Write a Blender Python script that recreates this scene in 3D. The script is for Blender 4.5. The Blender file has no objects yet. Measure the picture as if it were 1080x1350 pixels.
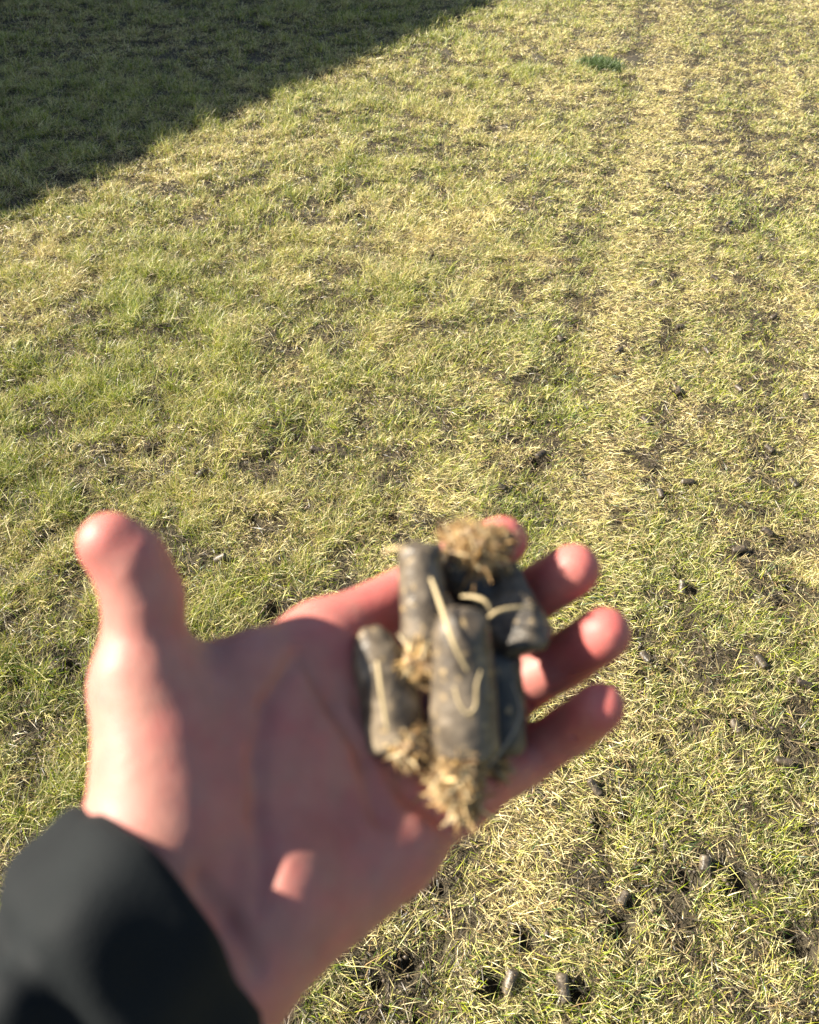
import bpy, math
import numpy as np
from mathutils import Vector, Matrix

R = math.radians
sc = bpy.context.scene
COL = sc.collection
rng = np.random.default_rng(7)

# ------------------------------------------------------------------ camera
CAM_H, PITCH, FPX = 1.35, 43.0, 1080.0
cam_data = bpy.data.cameras.new("camera")
cam = bpy.data.objects.new("camera", cam_data)
COL.objects.link(cam)
cam.location = (0, 0, CAM_H)
cam.rotation_euler = (R(90 - PITCH), 0, 0)
cam_data.sensor_fit = 'HORIZONTAL'
cam_data.sensor_width = 36.0
cam_data.lens = 36.0
cam_data.clip_start = 0.01
cam_data.clip_end = 500
cam_data.dof.use_dof = True
cam_data.dof.focus_distance = 1.6
cam_data.dof.aperture_fstop = 12.0
sc.camera = cam

# ------------------------------------------------------------------ light
SUN_EL, SUN_AZ = 34.5, 7.0       # elevation; degrees ahead of due left
e, a = R(SUN_EL), R(SUN_AZ)
SUN = Vector((-math.cos(e) * math.cos(a), math.cos(e) * math.sin(a), math.sin(e)))
sd = bpy.data.lights.new("sun", 'SUN')
sd.energy = 5.0
sd.angle = R(0.53)
sd.color = (1.0, 0.93, 0.80)
so = bpy.data.objects.new("sun", sd)
COL.objects.link(so)
so.rotation_euler = SUN.to_track_quat('Z', 'Y').to_euler()
w = bpy.data.worlds.new("World")
sc.world = w
w.use_nodes = True
nt = w.node_tree
sky = nt.nodes.new('ShaderNodeTexSky')
sky.sky_type = 'NISHITA'
sky.sun_disc = False
sky.sun_elevation = e
sky.sun_rotation = math.atan2(SUN.x, SUN.y)
bg = nt.nodes['Background']
bg.inputs['Strength'].default_value = 0.05
nt.links.new(sky.outputs[0], bg.inputs[0])
sc.view_settings.view_transform = 'Standard'
sc.view_settings.look = 'None'
sc.view_settings.exposure = 1.86
sc.view_settings.gamma = 1.0
sc.cycles.use_denoising = True

# ------------------------------------------------------------------ helpers
cp, sp = math.cos(R(PITCH)), math.sin(R(PITCH))
C_R = np.array((1.0, 0, 0)); C_U = np.array((0, sp, cp)); C_F = np.array((0, cp, -sp))
C_O = np.array((0, 0, CAM_H))


def cam2world(p):
    p = np.asarray(p, float)
    return C_O + p[..., :1] * C_R + p[..., 1:2] * C_U - p[..., 2:3] * C_F


def P(u, v, d):                    # a point in the eye frame at depth d
    return np.array(((u - 540) / FPX * d, (675 - v) / FPX * d, -d))


def W(u, v, d):
    return cam2world(P(u, v, d))


def ground_at(u, v):
    r = (u - 540) / FPX * C_R + (675 - v) / FPX * C_U + C_F
    t = CAM_H / -r[2]
    return C_O[0] + t * r[0], C_O[1] + t * r[1]


def value_noise(x, y, scale, seed, octaves=1):
    out = np.zeros_like(x, dtype=float); amp = 1.0; tot = 0
    for o in range(octaves):
        r = np.random.default_rng(seed + 17 * o)
        tab = r.random((256, 256))
        xs, ys = x / scale + 1000.3, y / scale + 1000.7
        xi, yi = np.floor(xs).astype(int), np.floor(ys).astype(int)
        fx, fy = xs - xi, ys - yi
        fx = fx * fx * (3 - 2 * fx); fy = fy * fy * (3 - 2 * fy)
        g = lambda i, j: tab[(xi + i) % 256, (yi + j) % 256]
        out += amp * ((g(0, 0) * (1 - fx) + g(1, 0) * fx) * (1 - fy) + (g(0, 1) * (1 - fx) + g(1, 1) * fx) * fy)
        tot += amp; amp *= 0.5; scale *= 0.5
    return out / tot


def noise3(p, scale, seed):
    """value noise on 3-D points, -1..1"""
    r = np.random.default_rng(seed)
    tab = r.random((32, 32, 32)) * 2 - 1
    q = p / scale + 500.37
    i = np.floor(q).astype(int); f = q - i
    f = f * f * (3 - 2 * f)
    out = 0
    for dx in (0, 1):
        for dy in (0, 1):
            for dz in (0, 1):
                wgt = (f[:, 0] if dx else 1 - f[:, 0]) * (f[:, 1] if dy else 1 - f[:, 1]) * (f[:, 2] if dz else 1 - f[:, 2])
                out = out + wgt * tab[(i[:, 0] + dx) % 32, (i[:, 1] + dy) % 32, (i[:, 2] + dz) % 32]
    return out


def make_mesh(name, verts, loops, starts, colors=None, smooth=False):
    me = bpy.data.meshes.new(name)
    verts = np.ascontiguousarray(verts, dtype=np.float32)
    me.vertices.add(len(verts)); me.vertices.foreach_set('co', verts.ravel())
    me.loops.add(len(loops)); me.loops.foreach_set('vertex_index', np.ascontiguousarray(loops, dtype=np.int32))
    me.polygons.add(len(starts)); me.polygons.foreach_set('loop_start', np.ascontiguousarray(starts, dtype=np.int32))
    if smooth:
        me.polygons.foreach_set('use_smooth', np.ones(len(starts), dtype=bool))
    else:
        me.polygons.foreach_set('use_smooth', np.zeros(len(starts), dtype=bool))
    if colors is not None:
        at = me.attributes.new('tint', 'FLOAT_COLOR', 'POINT')
        c = np.ones((len(verts), 4), dtype=np.float32); c[:, :3] = colors
        at.data.foreach_set('color', c.ravel())
    me.update(calc_edges=True)
    return me


def quads_mesh(name, verts, quads, colors=None, smooth=True):
    quads = np.asarray(quads, dtype=np.int32)
    return make_mesh(name, verts, quads.ravel(), np.arange(len(quads)) * 4, colors, smooth)


def py_mesh(name, verts, faces, colors=None, smooth=True):
    loops = np.concatenate([np.asarray(f) for f in faces])
    starts = np.cumsum([0] + [len(f) for f in faces[:-1]])
    return make_mesh(name, verts, loops, starts, colors, smooth)


def link(name, me, mat, parent=None, origin=None):
    """link one mesh object; verts are given in world space and re-based on origin"""
    ob = bpy.data.objects.new(name, me)
    COL.objects.link(ob)
    o = Vector((0, 0, 0)) if origin is None else Vector([float(q) for q in origin])
    if o.length:
        me.transform(Matrix.Translation(-o))
    if parent is not None:
        ob.parent = parent
        ob.location = o - Vector(parent.location)
    else:
        ob.location = o
    if mat:
        me.materials.append(mat)
    return ob


def tag(o, label=None, cat=None, group=None, kind=None):
    if label: o['label'] = label
    if cat: o['category'] = cat
    if group: o['group'] = group
    if kind: o['kind'] = kind
    return o


# ------------------------------------------------------------------ materials
def new_mat(name):
    m = bpy.data.materials.new(name); m.use_nodes = True
    return m, m.node_tree, m.node_tree.nodes['Principled BSDF']


def tinted(nt, scale_lo=0.85, scale_hi=1.15, tex_scale=300.0, detail=3):
    """tint attribute modulated by fine noise"""
    at = nt.nodes.new('ShaderNodeAttribute'); at.attribute_name = 'tint'
    tc = nt.nodes.new('ShaderNodeTexCoord')
    n = nt.nodes.new('ShaderNodeTexNoise'); n.inputs['Scale'].default_value = tex_scale; n.inputs['Detail'].default_value = detail
    nt.links.new(tc.outputs['Object'], n.inputs['Vector'])
    mr = nt.nodes.new('ShaderNodeMapRange')
    mr.inputs['From Min'].default_value = 0.3; mr.inputs['From Max'].default_value = 0.7
    mr.inputs['To Min'].default_value = scale_lo; mr.inputs['To Max'].default_value = scale_hi
    nt.links.new(n.outputs['Fac'], mr.inputs['Value'])
    vm = nt.nodes.new('ShaderNodeVectorMath'); vm.operation = 'SCALE'
    nt.links.new(at.outputs['Color'], vm.inputs[0]); nt.links.new(mr.outputs[0], vm.inputs['Scale'])
    return vm.outputs[0], n.outputs['Fac']


# grass blades: glossy diffuse blade that lets some light through
m_grass, t, b = new_mat('grass_blade')
at = t.nodes.new('ShaderNodeAttribute'); at.attribute_name = 'tint'
t.links.new(at.outputs['Color'], b.inputs['Base Color'])
b.inputs['Roughness'].default_value = 0.42
b.inputs['Specular IOR Level'].default_value = 0.55
tr = t.nodes.new('ShaderNodeBsdfTranslucent'); mx = t.nodes.new('ShaderNodeMixShader')
mx.inputs[0].default_value = 0.24
t.links.new(at.outputs['Color'], tr.inputs['Color'])
t.links.new(b.outputs[0], mx.inputs[1]); t.links.new(tr.outputs[0], mx.inputs[2])
t.links.new(mx.outputs[0], t.nodes['Material Output'].inputs[0])

# bare soil and thatch between the blades
m_soil, t, b = new_mat('lawn_soil')
tc = t.nodes.new('ShaderNodeTexCoord')
n1 = t.nodes.new('ShaderNodeTexNoise'); n1.inputs['Scale'].default_value = 18; n1.inputs['Detail'].default_value = 8
n2 = t.nodes.new('ShaderNodeTexNoise'); n2.inputs['Scale'].default_value = 240; n2.inputs['Detail'].default_value = 6
for n in (n1, n2): t.links.new(tc.outputs['Object'], n.inputs['Vector'])
cr = t.nodes.new('ShaderNodeValToRGB')
cr.color_ramp.elements[0].position = 0.35; cr.color_ramp.elements[0].color = (0.014, 0.010, 0.007, 1)
cr.color_ramp.elements[1].position = 0.72; cr.color_ramp.elements[1].color = (0.07, 0.052, 0.03, 1)
t.links.new(n2.outputs['Fac'], cr.inputs[0])
mixc = t.nodes.new('ShaderNodeMix'); mixc.data_type = 'RGBA'
t.links.new(n1.outputs['Fac'], mixc.inputs['Factor']); t.links.new(cr.outputs[0], mixc.inputs[6])
mixc.inputs[7].default_value = (0.055, 0.045, 0.022, 1)
ln = t.nodes.new('ShaderNodeVectorMath'); ln.operation = 'LENGTH'; t.links.new(tc.outputs['Object'], ln.inputs[0])
mr = t.nodes.new('ShaderNodeMapRange'); mr.inputs['From Min'].default_value = 9.0; mr.inputs['From Max'].default_value = 14.0
t.links.new(ln.outputs['Value'], mr.inputs['Value'])
far_c = t.nodes.new('ShaderNodeMix'); far_c.data_type = 'RGBA'; t.links.new(mr.outputs[0], far_c.inputs['Factor'])
t.links.new(mixc.outputs[2], far_c.inputs[6]); far_c.inputs[7].default_value = (0.19, 0.19, 0.07, 1)
t.links.new(far_c.outputs[2], b.inputs['Base Color'])
b.inputs['Roughness'].default_value = 0.95
bp = t.nodes.new('ShaderNodeBump'); bp.inputs['Strength'].default_value = 0.9; bp.inputs['Distance'].default_value = 0.006
t.links.new(n2.outputs['Fac'], bp.inputs['Height']); t.links.new(bp.outputs[0], b.inputs['Normal'])

# skin
m_skin, t, b = new_mat('skin')
colr, fac = tinted(t, 0.92, 1.08, 120, 4)
t.links.new(colr, b.inputs['Base Color'])
b.inputs['Roughness'].default_value = 0.55
b.inputs['Specular IOR Level'].default_value = 0.35
b.inputs['Subsurface Weight'].default_value = 0.22
b.inputs['Subsurface Radius'].default_value = (1.0, 0.30, 0.16)
b.inputs['Subsurface Scale'].default_value = 0.006
tc = t.nodes.new('ShaderNodeTexCoord')
vo = t.nodes.new('ShaderNodeTexVoronoi'); vo.inputs['Scale'].default_value = 700
wr = t.nodes.new('ShaderNodeTexNoise'); wr.inputs['Scale'].default_value = 90; wr.inputs['Detail'].default_value = 6
t.links.new(tc.outputs['Object'], vo.inputs['Vector']); t.links.new(tc.outputs['Object'], wr.inputs['Vector'])
ad = t.nodes.new('ShaderNodeMath'); ad.operation = 'MULTIPLY_ADD'; ad.inputs[1].default_value = 0.25
t.links.new(vo.outputs['Distance'], ad.inputs[0]); t.links.new(wr.outputs['Fac'], ad.inputs[2])
bp = t.nodes.new('ShaderNodeBump'); bp.inputs['Strength'].default_value = 0.35; bp.inputs['Distance'].default_value = 0.0010
t.links.new(ad.outputs[0], bp.inputs['Height']); t.links.new(bp.outputs[0], b.inputs['Normal'])

# black jacket cloth
m_cloth, t, b = new_mat('black_cloth')
tc = t.nodes.new('ShaderNodeTexCoord')
n = t.nodes.new('ShaderNodeTexNoise'); n.inputs['Scale'].default_value = 25; n.inputs['Detail'].default_value = 5
t.links.new(tc.outputs['Object'], n.inputs['Vector'])
cr = t.nodes.new('ShaderNodeValToRGB')
cr.color_ramp.elements[0].position = 0.3; cr.color_ramp.elements[0].color = (0.003, 0.004, 0.0048, 1)
cr.color_ramp.elements[1].position = 0.8; cr.color_ramp.elements[1].color = (0.007, 0.009, 0.0095, 1)
t.links.new(n.outputs['Fac'], cr.inputs[0]); t.links.new(cr.outputs[0], b.inputs['Base Color'])
b.inputs['Roughness'].default_value = 0.8
b.inputs['Sheen Weight'].default_value = 0.05
b.inputs['Specular IOR Level'].default_value = 0.2
b.inputs['Sheen Roughness'].default_value = 0.4
b.inputs['Sheen Tint'].default_value = (0.75, 0.9, 0.9, 1)
wv = t.nodes.new('ShaderNodeTexNoise'); wv.inputs['Scale'].default_value = 900
t.links.new(tc.outputs['Object'], wv.inputs['Vector'])
bp = t.nodes.new('ShaderNodeBump'); bp.inputs['Strength'].default_value = 0.3; bp.inputs['Distance'].default_value = 0.001
t.links.new(wv.outputs['Fac'], bp.inputs['Height']); t.links.new(bp.outputs[0], b.inputs['Normal'])

# clay of the cores
m_core, t, b = new_mat('clay_core')
colr, fac = tinted(t, 0.75, 1.3, 260, 7)
t.links.new(colr, b.inputs['Base Color'])
b.inputs['Roughness'].default_value = 0.44
b.inputs['Specular IOR Level'].default_value = 0.4
bp = t.nodes.new('ShaderNodeBump'); bp.inputs['Strength'].default_value = 0.5; bp.inputs['Distance'].default_value = 0.0015
t.links.new(fac, bp.inputs['Height']); t.links.new(bp.outputs[0], b.inputs['Normal'])

# dry fibre
m_fibre, t, b = new_mat('dry_fibre')
at = t.nodes.new('ShaderNodeAttribute'); at.attribute_name = 'tint'
t.links.new(at.outputs['Color'], b.inputs['Base Color'])
b.inputs['Roughness'].default_value = 0.6
tr = t.nodes.new('ShaderNodeBsdfTranslucent'); mx = t.nodes.new('ShaderNodeMixShader'); mx.inputs[0].default_value = 0.15
t.links.new(at.outputs['Color'], tr.inputs['Color'])
t.links.new(b.outputs[0], mx.inputs[1]); t.links.new(tr.outputs[0], mx.inputs[2])
t.links.new(mx.outputs[0], t.nodes['Material Output'].inputs[0])


def plain(name, c, rough=0.8, scale=8.0):
    m, t, b = new_mat(name)
    tc = t.nodes.new('ShaderNodeTexCoord')
    n = t.nodes.new('ShaderNodeTexNoise'); n.inputs['Scale'].default_value = scale; n.inputs['Detail'].default_value = 6
    t.links.new(tc.outputs['Object'], n.inputs['Vector'])
    cr = t.nodes.new('ShaderNodeValToRGB')
    cr.color_ramp.elements[0].position = 0.3; cr.color_ramp.elements[0].color = (*[q * 0.85 for q in c], 1)
    cr.color_ramp.elements[1].position = 0.7; cr.color_ramp.elements[1].color = (*[min(1, q * 1.1) for q in c], 1)
    t.links.new(n.outputs['Fac'], cr.inputs[0]); t.links.new(cr.outputs[0], b.inputs['Base Color'])
    b.inputs['Roughness'].default_value = rough
    return m


m_brick = plain('brick_wall', (0.32, 0.18, 0.13)); m_shingle = plain('shingle', (0.09, 0.085, 0.08))
m_white = plain('white_paint', (0.75, 0.75, 0.73)); m_glass = plain('dark_window', (0.03, 0.035, 0.04), 0.1)

# ------------------------------------------------------------------ ground
# direction of the mowing stripes on the ground
TR = np.array((0.258, 0.966)); TN = np.array((0.966, -0.258))   # along, across


def across(x, y):                  # signed distance from the wheel line right of the hand
    x0, y0 = ground_at(752, 428)
    return (x - x0) * TN[0] + (y - y0) * TN[1]


hole_px = [(710, 610, 2.0), (400, 552, 1.3), (268, 632, 2.0), (20, 905, 2.0), (30, 790, 1.6), (360, 805, 1.4), (760, 425, 1.4),
           (735, 505, 1.2), (665, 650, 1.5), (515, 690, 1.6), (416, 600, 1.3), (890, 437, 1.1), (892, 527, 1.2), (980, 520, 1.2),
           (880, 655, 1.2), (905, 780, 1.5), (945, 820, 1.2), (850, 870, 1.4), (975, 1165, 2.0), (970, 960, 1.6), (1055, 1250, 2.0),
           (690, 1240, 1.4), (818, 1225, 1.7), (650, 1300, 1.6), (760, 1310, 1.6), (905, 1160, 1.3), (790, 1085, 1.4), (535, 1270, 1.5),
           (95, 880, 1.3), (205, 600, 1.2), (640, 470, 1.0), (930, 380, 1.0), (1020, 620, 1.2), (1040, 770, 1.2), (700, 560, 1.0),
           (470, 560, 1.2), (330, 690, 1.3), (110, 655, 1.4), (60, 720, 1.2), (340, 480, 1.0), (180, 480, 1.0), (870, 980, 1.2)]
HOLES = [(*ground_at(u, v), 0.0125 * s) for u, v, s in hole_px]
for k in range(150):
    s, n_ = rng.uniform(0, 8), rng.uniform(-3.5, 3)
    x0, y0 = ground_at(752, 428)
    HOLES.append((x0 + TR[0] * (s - 2.0) + TN[0] * n_, y0 + TR[1] * (s - 2.0) + TN[1] * n_, rng.uniform(0.007, 0.013)))
for row in (-0.06, 0.0, 0.29, 0.34, 0.56, 0.62, 0.90):
    s = 0.0
    while s < 9.0:
        s += rng.uniform(0.07, 0.22)
        if rng.random() < 0.75:
            x0, y0 = ground_at(752, 428); n_ = row + rng.normal(0, 0.018)
            HOLES.append((x0 + TR[0] * (s - 2.3) + TN[0] * n_, y0 + TR[1] * (s - 2.3) + TN[1] * n_, rng.uniform(0.007, 0.014)))
HOLES = np.array(HOLES)


def gh(x, y):
    """height of the soil"""
    z = 0.020 * (value_noise(x, y, 0.22, 5, 3) - 0.5) + 0.03 * (value_noise(x, y, 1.3, 9) - 0.5)
    z += 0.030 * (value_noise(x, y, 0.085, 91, 2) - 0.5) / (1 + np.exp((across(x, y) + 0.1) / 0.3)) + 0.012 * (value_noise(x, y, 0.06, 93) - 0.5)
    z -= 0.010 * np.exp(-(across(x, y) / 0.07) ** 2) + 0.006 * np.exp(-((across(x, y) - 0.62) / 0.06) ** 2)
    return z


def holes_depth(x, y):
    dz = np.zeros_like(x)
    near = (x > -4) & (x < 5) & (y > -1) & (y < 9)
    xs, ys = x[near], y[near]; acc = np.zeros_like(xs)
    for hx, hy, hr in HOLES:
        m = (np.abs(xs - hx) < 3 * hr) & (np.abs(ys - hy) < 3 * hr)
        if m.any():
            acc[m] = np.maximum(acc[m], 0.035 * np.exp(-(((xs[m] - hx) ** 2 + (ys[m] - hy) ** 2) / (hr * hr * 1.2)) ** 2))
    dz[near] = acc
    return dz


def axis_steps(lo, hi, fine_lo, fine_hi, step):
    mid = np.arange(fine_lo, fine_hi, step)
    out = [fine_hi]; s = step
    while out[-1] < hi: s *= 1.25; out.append(out[-1] + s)
    inn = [fine_lo - step]; s = step
    while inn[-1] > lo: s *= 1.25; inn.append(inn[-1] - s)
    return np.array(sorted(inn) + list(mid) + out)


gx = axis_steps(-150, 150, -1.7, 2.2, 0.0075); gy = axis_steps(-100, 300, 0.1, 3.6, 0.0075)
X, Y = np.meshgrid(gx, gy)
xf, yf = X.ravel(), Y.ravel()
zf = gh(xf, yf) - holes_depth(xf, yf)
nx, ny = len(gx), len(gy)
idx = np.arange(nx * ny).reshape(ny, nx)
q = np.stack([idx[:-1, :-1], idx[:-1, 1:], idx[1:, 1:], idx[1:, :-1]], -1).reshape(-1, 4)
lawn = link('ground', quads_mesh('ground', np.stack([xf, yf, zf], 1), q), m_soil)
tag(lawn, 'brown soil showing between the blades of the mown lawn', 'ground', kind='structure')

# ------------------------------------------------------------------ grass
def blades(pos, az, lean, curl, length, width, color, seg, twist, tipcol=None):
    """vectorised curved blades; returns verts, loops, starts, colours"""
    n = len(az)
    h = np.stack([np.cos(az), np.sin(az), np.zeros(n)], 1)
    s = np.stack([-np.sin(az), np.cos(az), np.zeros(n)], 1)
    up = np.array((0, 0, 1.0))
    pts = [pos]; tang = []
    for k in range(seg):
        th = lean + curl * (k / max(1, seg - 1))
        d = h * np.sin(th)[:, None] + up * np.cos(th)[:, None]
        tang.append(d)
        pts.append(pts[-1] + d * (length / seg)[:, None])
    V = []; CC = []
    for k in range(seg):
        nrm = np.cross(tang[k], s)
        wd = s * np.cos(twist + 0.5 * k)[:, None] + nrm * np.sin(twist + 0.5 * k)[:, None]
        tp = (1.0, 0.85, 0.55, 0.4)[k] if seg > 2 else (1.0, 0.7)[k]
        V.append(pts[k] - wd * (width * tp * 0.5)[:, None]); V.append(pts[k] + wd * (width * tp * 0.5)[:, None])
        f = k / seg
        c = color if tipcol is None else color * (1 - f) + tipcol * f
        CC += [c, c]
    V.append(pts[seg]); CC.append(color if tipcol is None else tipcol)
    nv = 2 * seg + 1
    V = np.stack(V, 1).reshape(-1, 3); CC = np.stack(CC, 1).reshape(-1, 3)
    pat = []
    for k in range(seg - 1):
        pat += [2 * k, 2 * k + 1, 2 * k + 3, 2 * k + 2]
    pat += [2 * seg - 2, 2 * seg - 1, 2 * seg]
    st = np.array([4 * k for k in range(seg)])
    lp = (np.arange(n)[:, None] * nv + np.array(pat)[None]).ravel()
    ls = (np.arange(n)[:, None] * len(pat) + st[None]).ravel()
    return V, lp, ls, CC


def merge(parts):
    V, L, S, C2 = [], [], [], []
    vo = lo = 0
    for v, l, s, c in parts:
        V.append(v); L.append(l + vo); S.append(s + lo); C2.append(c)
        vo += len(v); lo += len(l)
    return np.concatenate(V), np.concatenate(L), np.concatenate(S), np.concatenate(C2)


def in_view(x, y):
    return (np.abs(x) < 0.62 * np.hypot(y, CAM_H) + 0.75) & (y > -0.1) & (y < 8.6)


GREEN = np.array([(0.070, 0.135, 0.010), (0.215, 0.280, 0.012), (0.410, 0.430, 0.028), (0.050, 0.105, 0.038)])
STRAW = np.array([(0.68, 0.57, 0.24), (0.84, 0.73, 0.40), (0.40, 0.27, 0.12), (0.56, 0.51, 0.15)])


def lawn_fields(x, y):
    g = value_noise(x, y, 0.16, 21, 3) * 0.55 + value_noise(x, y, 0.7, 22, 2) * 0.45     # 0..1 patchiness
    left = 1 / (1 + np.exp((across(x, y) + 0.25) / 0.12))          # 1 on the long grass left of the wheel line
    ac = across(x, y); al = x * TR[0] + y * TR[1]
    s1 = value_noise(ac, al * 0.04, 0.10, 61, 2); s2 = value_noise(ac, al * 0.02, 0.33, 62)
    stripe = np.clip(0.5 + 1.5 * (s1 - 0.5) + 1.1 * (s2 - 0.5), 0, 1)
    for c0, wd_, am in ((0.0, 0.045, -0.7), (0.13, 0.06, 0.6), (0.30, 0.035, -0.45), (0.56, 0.04, -0.6), (0.70, 0.06, 0.4), (0.92, 0.03, -0.4)):
        stripe = stripe + am * np.exp(-((ac - c0) / wd_) ** 2)
    stripe = np.clip(stripe, 0, 1)
    return g, left, stripe


def scatter(n, x0, x1, y0, y1):
    x = rng.uniform(x0, x1, n); y = rng.uniform(y0, y1, n)
    return x, y


def grow(y0, y1, dens, seg, wide, lenmul, outer=False):
    xm = 0.62 * math.hypot(y1, CAM_H) + 0.75
    if outer: xm = outer
    n = int(dens * 2 * xm * (y1 - y0))
    # tufts: blades gather round centres
    nt_ = n // 14
    tx, ty = scatter(nt_, -xm, xm, y0, y1)
    ti = rng.integers(0, nt_, n)
    spread = rng.uniform(0.006, 0.028, nt_)[ti] * (1.6 if outer else 1)
    loose = rng.random(n) < 0.34
    ox, oy = rng.normal(0, 1, n) * spread, rng.normal(0, 1, n) * spread
    x = np.where(loose, rng.uniform(-xm, xm, n), tx[ti] + ox); y = np.where(loose, rng.uniform(y0, y1, n), ty[ti] + oy)
    tuft_kind = rng.random(nt_)[ti]
    keep = ~in_view(x, y) if outer else in_view(x, y)
    g, left, stripe = lawn_fields(x, y)
    thin = value_noise(x, y, 0.055, 31, 2)
    keep &= rng.random(n) < np.clip(0.60 + 3.3 * (thin - 0.45) + 0.16 * (1 - left) + 0.9 * (1 - 0.8 * left) * (stripe - 0.5), 0.12, 1)
    # holes stay open
    hm = np.ones(n, bool)
    for hx, hy, hr in HOLES:
        if hy < y0 - 0.1 or hy > y1 + 0.1: continue
        m = (np.abs(x - hx) < 2 * hr) & (np.abs(y - hy) < 2 * hr)
        hm[m] &= (x[m] - hx) ** 2 + (y[m] - hy) ** 2 > (1.15 * hr) ** 2
    keep &= hm
    x, y, ox, oy, loose, tk, g, left, stripe = [q_[keep] for q_ in (x, y, ox, oy, loose, tuft_kind, g, left, stripe)]
    n = len(x)
    # green or straw
    pg = np.clip(0.40 + 1.9 * (g - 0.5) + 0.13 * left - 0.10 * (1 - left) + 0.55 * (tk - 0.5) * (~loose) - (0.18 + 0.30 * (1 - left)) * (stripe - 0.5), 0.05, 0.95)
    far = np.clip((y - 2.0) / 4, 0, 1)
    pg = pg * (1 - 0.10 * far - 0.16 * far * (1 - left))
    green = rng.random(n) < pg
    gi = rng.choice(4, n, p=(0.27, 0.38, 0.25, 0.10)); si = rng.choice(4, n, p=(0.36, 0.24, 0.20, 0.20))
    col = np.where(green[:, None], GREEN[gi], STRAW[si]) * rng.uniform(0.75, 1.2, (n, 1))
    tip = np.where((green & (rng.random(n) < 0.45))[:, None], STRAW[1] * 0.9, col)
    # lean: outwards from the tuft, plus the lie the mower left
    az = np.where(loose, rng.uniform(0, 2 * math.pi, n), np.arctan2(oy, ox) + rng.normal(0, 0.9, n))
    lie = rng.random(n) < (0.50 * (1 - left) + 0.12)
    lie_az = np.where(stripe > 0.5, math.radians(-25), math.radians(40))
    az = np.where(lie, lie_az + rng.normal(0, 0.7, n) + np.where(rng.random(n) < 0.25, math.pi, 0), az)
    lean = np.where(green, rng.normal(0.60, 0.32, n), rng.normal(1.02, 0.35, n)) + 0.25 * (1 - left)
    lean = np.clip(np.abs(lean), 0.08, 1.52)
    curl = np.clip(rng.normal(0.45, 0.4, n), -0.3, 1.4); curl = np.minimum(curl, 1.72 - lean)
    L = np.where(green, rng.normal(0.036, 0.010, n), rng.normal(0.032, 0.012, n)) * (0.72 + 0.40 * left) * (0.8 + 0.45 * g) * lenmul
    L *= np.where(loose, 0.85, 0.62 + 0.95 * tk)
    hgt = value_noise(x, y, 0.11, 77, 2)
    L *= 1 + (0.25 + 1.0 * left) * (hgt - 0.5) * 1.5
    L = np.clip(L, 0.010, 0.085)
    wd = rng.uniform(0.0008, 0.0020, n) * wide * np.where(green, 1.1, 0.95)
    z = gh(x, y) - 0.002 + rng.random(n) * np.where(green, 0.004, 0.012)
    return blades(np.stack([x, y, z], 1), az, lean, curl, L, wd, col, seg, rng.normal(0, 0.7, n), tip)


def thatch(y0, y1, dens, wide):
    xm = 0.62 * math.hypot(y1, CAM_H) + 0.75
    n = int(dens * 2 * xm * (y1 - y0))
    x, y = scatter(n, -xm, xm, y0, y1)
    k = in_view(x, y)
    for hx, hy, hr in HOLES:
        m = (np.abs(x - hx) < 2 * hr) & (np.abs(y - hy) < 2 * hr)
        k[m] &= (x[m] - hx) ** 2 + (y[m] - hy) ** 2 > hr ** 2
    x, y = x[k], y[k]; n = len(x)
    tones = np.array([(0.16, 0.12, 0.065), (0.30, 0.23, 0.12), (0.09, 0.065, 0.038), (0.05, 0.038, 0.022)])
    col = tones[rng.integers(0, 4, n)] * rng.uniform(0.7, 1.15, (n, 1))
    z = gh(x, y) + rng.random(n) * 0.009
    return blades(np.stack([x, y, z], 1), rng.uniform(0, 2 * math.pi, n), rng.normal(1.45, 0.12, n), rng.normal(0.1, 0.25, n),
                  rng.uniform(0.015, 0.05, n), rng.uniform(0.001, 0.0022, n) * wide, col, 2, rng.normal(0, 0.8, n))


GP = [grow(-0.1, 1.6, 92000, 3, 0.74, 0.97), grow(1.6, 3.0, 64000, 3, 0.90, 0.95), grow(3.0, 5.2, 38000, 2, 1.25, 0.86),
      grow(5.2, 8.6, 22000, 2, 1.6, 0.84), grow(-1.2, 11.0, 8500, 2, 2.0, 0.95, 7.5), grow(-3.0, 22.0, 1500, 2, 4.5, 1.3, 14)]
v_, l_, s_, c_ = merge(GP)
print('grass blades', sum(len(p_[2]) for p_ in GP))
grass = link('grass', make_mesh('grass', v_, l_, s_, c_), m_grass)
tag(grass, 'mown lawn of mixed green and straw coloured grass blades', 'grass', kind='stuff')
v_, l_, s_, c_ = merge([thatch(-0.1, 3.0, 20000, 1.0), thatch(3.0, 8.6, 7000, 1.7)])
th_ = link('dry_thatch', make_mesh('dry_thatch', v_, l_, s_, c_), m_grass)
tag(th_, 'dead brown clippings lying flat under the grass blades', 'thatch', kind='stuff')

# the darker, fresh green tuft far out in the pale part of the lawn
bx0, by0 = ground_at(790, 90)
n = 1300
ox, oy = rng.normal(0, 0.055, n), rng.normal(0, 0.045, n)
p3 = np.stack([bx0 + ox, by0 + oy, gh(bx0 + ox, by0 + oy)], 1)
tc_ = np.array((0.100, 0.145, 0.050)) * rng.uniform(0.7, 1.4, (n, 1))
v_, l_, s_, c_ = blades(p3, rng.uniform(0, 6.28, n), np.abs(rng.normal(0.35, 0.3, n)), rng.uniform(0, 0.9, n), rng.uniform(0.03, 0.07, n),
                        rng.uniform(0.0025, 0.0045, n), tc_, 3, rng.normal(0, 0.7, n))
tuft = link('grass_tuft', make_mesh('grass_tuft', v_, l_, s_, c_), m_grass, origin=(bx0, by0, 0))
tag(tuft, 'small dark green tuft of coarse grass alone in the pale sunny lawn', 'grass tuft')

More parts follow.
